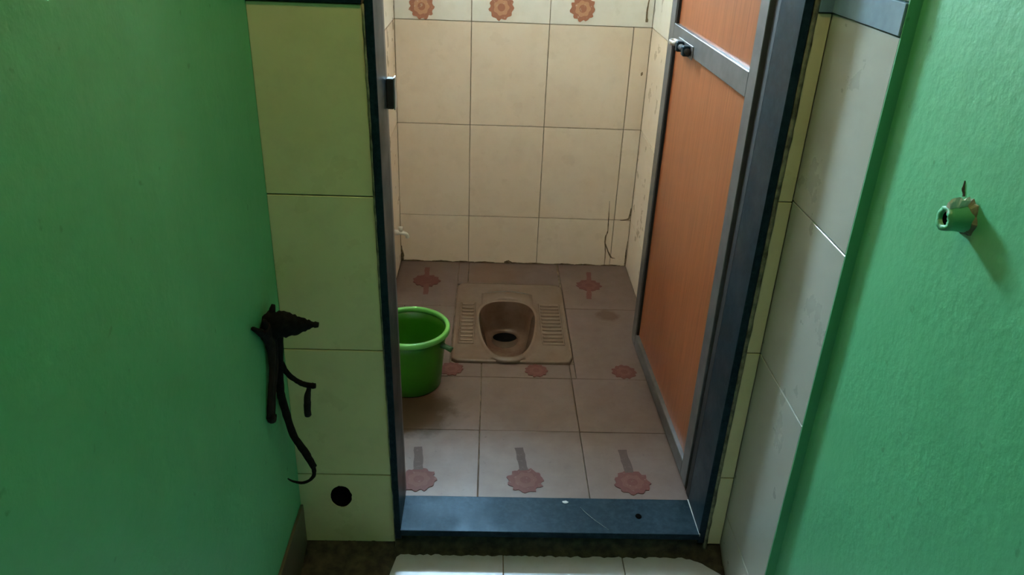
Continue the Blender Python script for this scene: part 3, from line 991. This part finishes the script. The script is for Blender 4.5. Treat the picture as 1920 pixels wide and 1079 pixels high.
cpart('strap', [(-0.430, 1.372, 0.640), (-0.428, 1.378, 0.600), (-0.430, 1.372, 0.548), (-0.433, 1.352, 0.505), (-0.435, 1.332, 0.455)], [0.013, 0.011, 0.008, 0.0075, 0.008], M['strap'], 9, 5, (0.6, 1.0))
cpart('strap', [(-0.435, 1.316, 0.466), (-0.434, 1.324, 0.452), (-0.435, 1.333, 0.458)], [0.0085, 0.009, 0.0085], M['strap'], 9, 4)
cpart('cable', [(-0.420, 1.385, 0.645), (-0.423, 1.388, 0.600), (-0.426, 1.388, 0.550), (-0.432, 1.394, 0.480), (-0.430, 1.400, 0.432), (-0.415, 1.394, 0.360), (-0.392, 1.392, 0.312), (-0.376, 1.390, 0.275)],
      [0.013, 0.0105, 0.0085, 0.0085, 0.0085, 0.008, 0.0085, 0.0075], seg=10)
cpart('wire', [(-0.377, 1.390, 0.278), (-0.3775, 1.390, 0.252), (-0.390, 1.391, 0.234), (-0.408, 1.391, 0.227), (-0.428, 1.392, 0.231), (-0.438, 1.392, 0.238)], [0.0055, 0.0045, 0.0035, 0.0032, 0.0025, 0.0016], seg=8)
cpart('cable', [(-0.424, 1.396, 0.545), (-0.416, 1.398, 0.520), (-0.402, 1.400, 0.502), (-0.384, 1.400, 0.490), (-0.366, 1.400, 0.486), (-0.358, 1.400, 0.486)], [0.006, 0.0058, 0.0055, 0.0058, 0.0066, 0.0055], seg=8)
cpart('wire_end', [(-0.371, 1.400, 0.485), (-0.377, 1.400, 0.462), (-0.380, 1.400, 0.435), (-0.381, 1.400, 0.408)], [0.004, 0.0068, 0.0080, 0.0075], M['strap'], 9, 4)

# ------------------------------------------------------------------ broken pipe stub on the right passage wall
SC = Vector((GX, 0.957, 1.076))
ps = empty('pipe_stub', SC)
tag(ps, 'broken green painted pipe stub sticking out of the right wall', 'pipe')
def sring(r, x, jt=0.0, dz=0.0):
    return [(x + random.uniform(-jt, jt), SC.y + r * math.cos(a) * (1 + random.uniform(-jt, jt) * 8), SC.z + dz + r * math.sin(a)) for a in [2 * math.pi * i / 20 for i in range(20)]]
bm = bmesh.new()
loft(bm, [sring(0.0185, GX + 0.001), sring(0.0178, GX - 0.009, 0.0006), sring(0.0165, GX - 0.018, 0.0010), sring(0.0168, GX - 0.026, 0.0012), sring(0.0162, GX - 0.034, 0.0020), sring(0.0095, GX - 0.0330, 0.0014), sring(0.0085, GX - 0.004)])
stub = mk('tube', bm, M['green'], ps, SC, True)
bm = bmesh.new()
loft(bm, [sring(0.0090, GX - 0.029), sring(0.0090, GX - 0.003)], True, True)
mk('bore', bm, M['black_hole'], stub, SC)
bm = bmesh.new()
rr = [0.0215 + random.uniform(-0.002, 0.004) + (0.006 if 3 < i < 9 else 0) for i in range(24)]
def cr(k, x):
    return [(x, SC.y + rr[i] * k * math.cos(2 * math.pi * i / 24), SC.z + rr[i] * k * math.sin(2 * math.pi * i / 24)) for i in range(24)]
loft(bm, [cr(1.0, GX + 0.001), cr(0.92, GX - 0.0015), cr(0.80, GX - 0.004), cr(0.70, GX - 0.006)], False, True)
tag(mk('plaster_collar', bm, M['mortar'], ps, SC), 'chipped pale plaster around the stub')
bm = bmesh.new()
tube(bm, [(GX - 0.0330, 0.954, 1.0925), (GX - 0.020, 0.957, 1.0940), (GX - 0.004, 0.959, 1.0955)], [0.006, 0.0065, 0.006], 8, 4, (1.6, 0.5), 0.25)
tag(mk('cement_crust', bm, M['plaster'], ps, (GX - 0.02, 0.957, 1.094)), 'crumbly pale crust on top')
bm = bmesh.new()
tube(bm, [(GX - 0.0005, 0.978, 1.100), (GX - 0.0008, 0.984, 1.109), (GX - 0.0005, 0.987, 1.119)], [0.0022, 0.0026, 0.0008], 6, 4, (1, 0.5), 0.3)
tag(mk('crack', bm, M['dirt'], ps, (GX, 0.98, 1.1)), 'short dark crack above the stub')

# ------------------------------------------------------------------ added bulb out of view, warms and brightens the doorway tiles
LB = (-0.05, 1.00, 2.33)
lamp = empty('added_fill_lamp', (LB[0], LB[1], CEIL))
tag(lamp, 'added out-of-view fill bulb, warm, hanging from the passage ceiling in front of the doorway', 'lamp')
bm = bmesh.new()
tube(bm, [(LB[0], LB[1], CEIL), (LB[0], LB[1], LB[2] + 0.06)], [0.003, 0.003], 8, 0)
mk('cord', bm, M['groove_fill'], lamp, (LB[0], LB[1], CEIL))
bm = bmesh.new()
lathe(bm, [(0.0005, 0.075), (0.014, 0.072), (0.018, 0.060), (0.018, 0.030), (0.016, 0.026), (0.0005, 0.026)], LB, 20)
mk('holder', bm, M['groove_fill'], lamp, (LB[0], LB[1], LB[2] + 0.05), True)
t = NT('fill_bulb_glow')
t.set((0.9, 0.85, 0.7), 0.4)
t.b.inputs['Emission Color'].default_value = (1.0, 0.74, 0.40, 1)
t.b.inputs['Emission Strength'].default_value = 32.0
bm = bmesh.new()
lathe(bm, [(0.013, 0.030), (0.017, 0.018), (0.027, 0.002), (0.031, -0.014), (0.027, -0.030), (0.015, -0.041), (0.0005, -0.044)], LB, 20)
mk('bulb', bm, t.mat, lamp, LB, True)

# ------------------------------------------------------------------ grime runs and dirt on the toilet walls
def grime(pts, r, label, name='grime_run'):
    bm = bmesh.new()
    tube(bm, pts, r, 6, 5, (1.0, 0.35), 0.35)
    tag(mk(name, bm, M['grime'], wall_back, pts[0]), label)
M['grime'] = plain('brown_grime', (0.20, 0.14, 0.075), 0.9, var=0.5, scale=60)
yw = TY1 - 0.0004
grime([(0.508, yw, 0.300), (0.511, yw, 0.215), (0.513, yw, 0.165), (0.505, yw, 0.125), (0.511, yw, 0.065), (0.512, yw, 0.005)], [0.0008, 0.0022, 0.0020, 0.0030, 0.0024, 0.0012], 'dark grime run down the right tile')
grime([(0.506, yw, 0.110), (0.520, yw, 0.075), (0.537, yw, 0.042), (0.556, yw, 0.036)], [0.0018, 0.0030, 0.0034, 0.0010], 'dark grime run branching to the corner')
grime([(0.601, yw, 0.270), (0.598, yw, 0.232), (0.588, yw, 0.218), (0.560, yw, 0.214)], [0.0014, 0.0042, 0.0034, 0.0012], 'dark grime at the corner joint')
grime([(0.602, yw, 0.002), (0.601, yw, 0.030), (0.600, yw, 0.075), (0.603, yw, 0.120)], [0.0050, 0.0042, 0.0022, 0.0010], 'dark grime rising in the right corner')
grime([(TX0 + 0.004, yw, 0.002), (TX0 + 0.006, yw, 0.030), (TX0 + 0.003, yw, 0.070)], [0.0075, 0.0060, 0.0015], 'dark grime in the left corner')
grime([(0.075, yw, 0.004), (0.092, yw, 0.008), (0.108, yw, 0.004)], [0.0020, 0.0060, 0.0022], 'small dirt clump at the foot of the wall', 'dirt_clump')
for k in range(9):
    x0 = -0.35 + k * 0.105 + random.uniform(-0.02, 0.02)
    grime([(x0, yw, 0.0015), (x0 + 0.04, yw, 0.0030), (x0 + 0.085, yw, 0.0015)], [0.0016, 0.0032, 0.0014], 'dirty joint at the foot of the wall')
grime([(0.583, yw, 0.820), (0.584, yw, 0.828), (0.585, yw, 0.834)], [0.002, 0.0045, 0.002], 'small dark spot', 'spot')
grime([(0.580, yw, 1.020), (0.578, yw, 1.060), (0.582, yw, 1.110)], [0.0055, 0.0035, 0.0015], 'dark grime beside the border row')
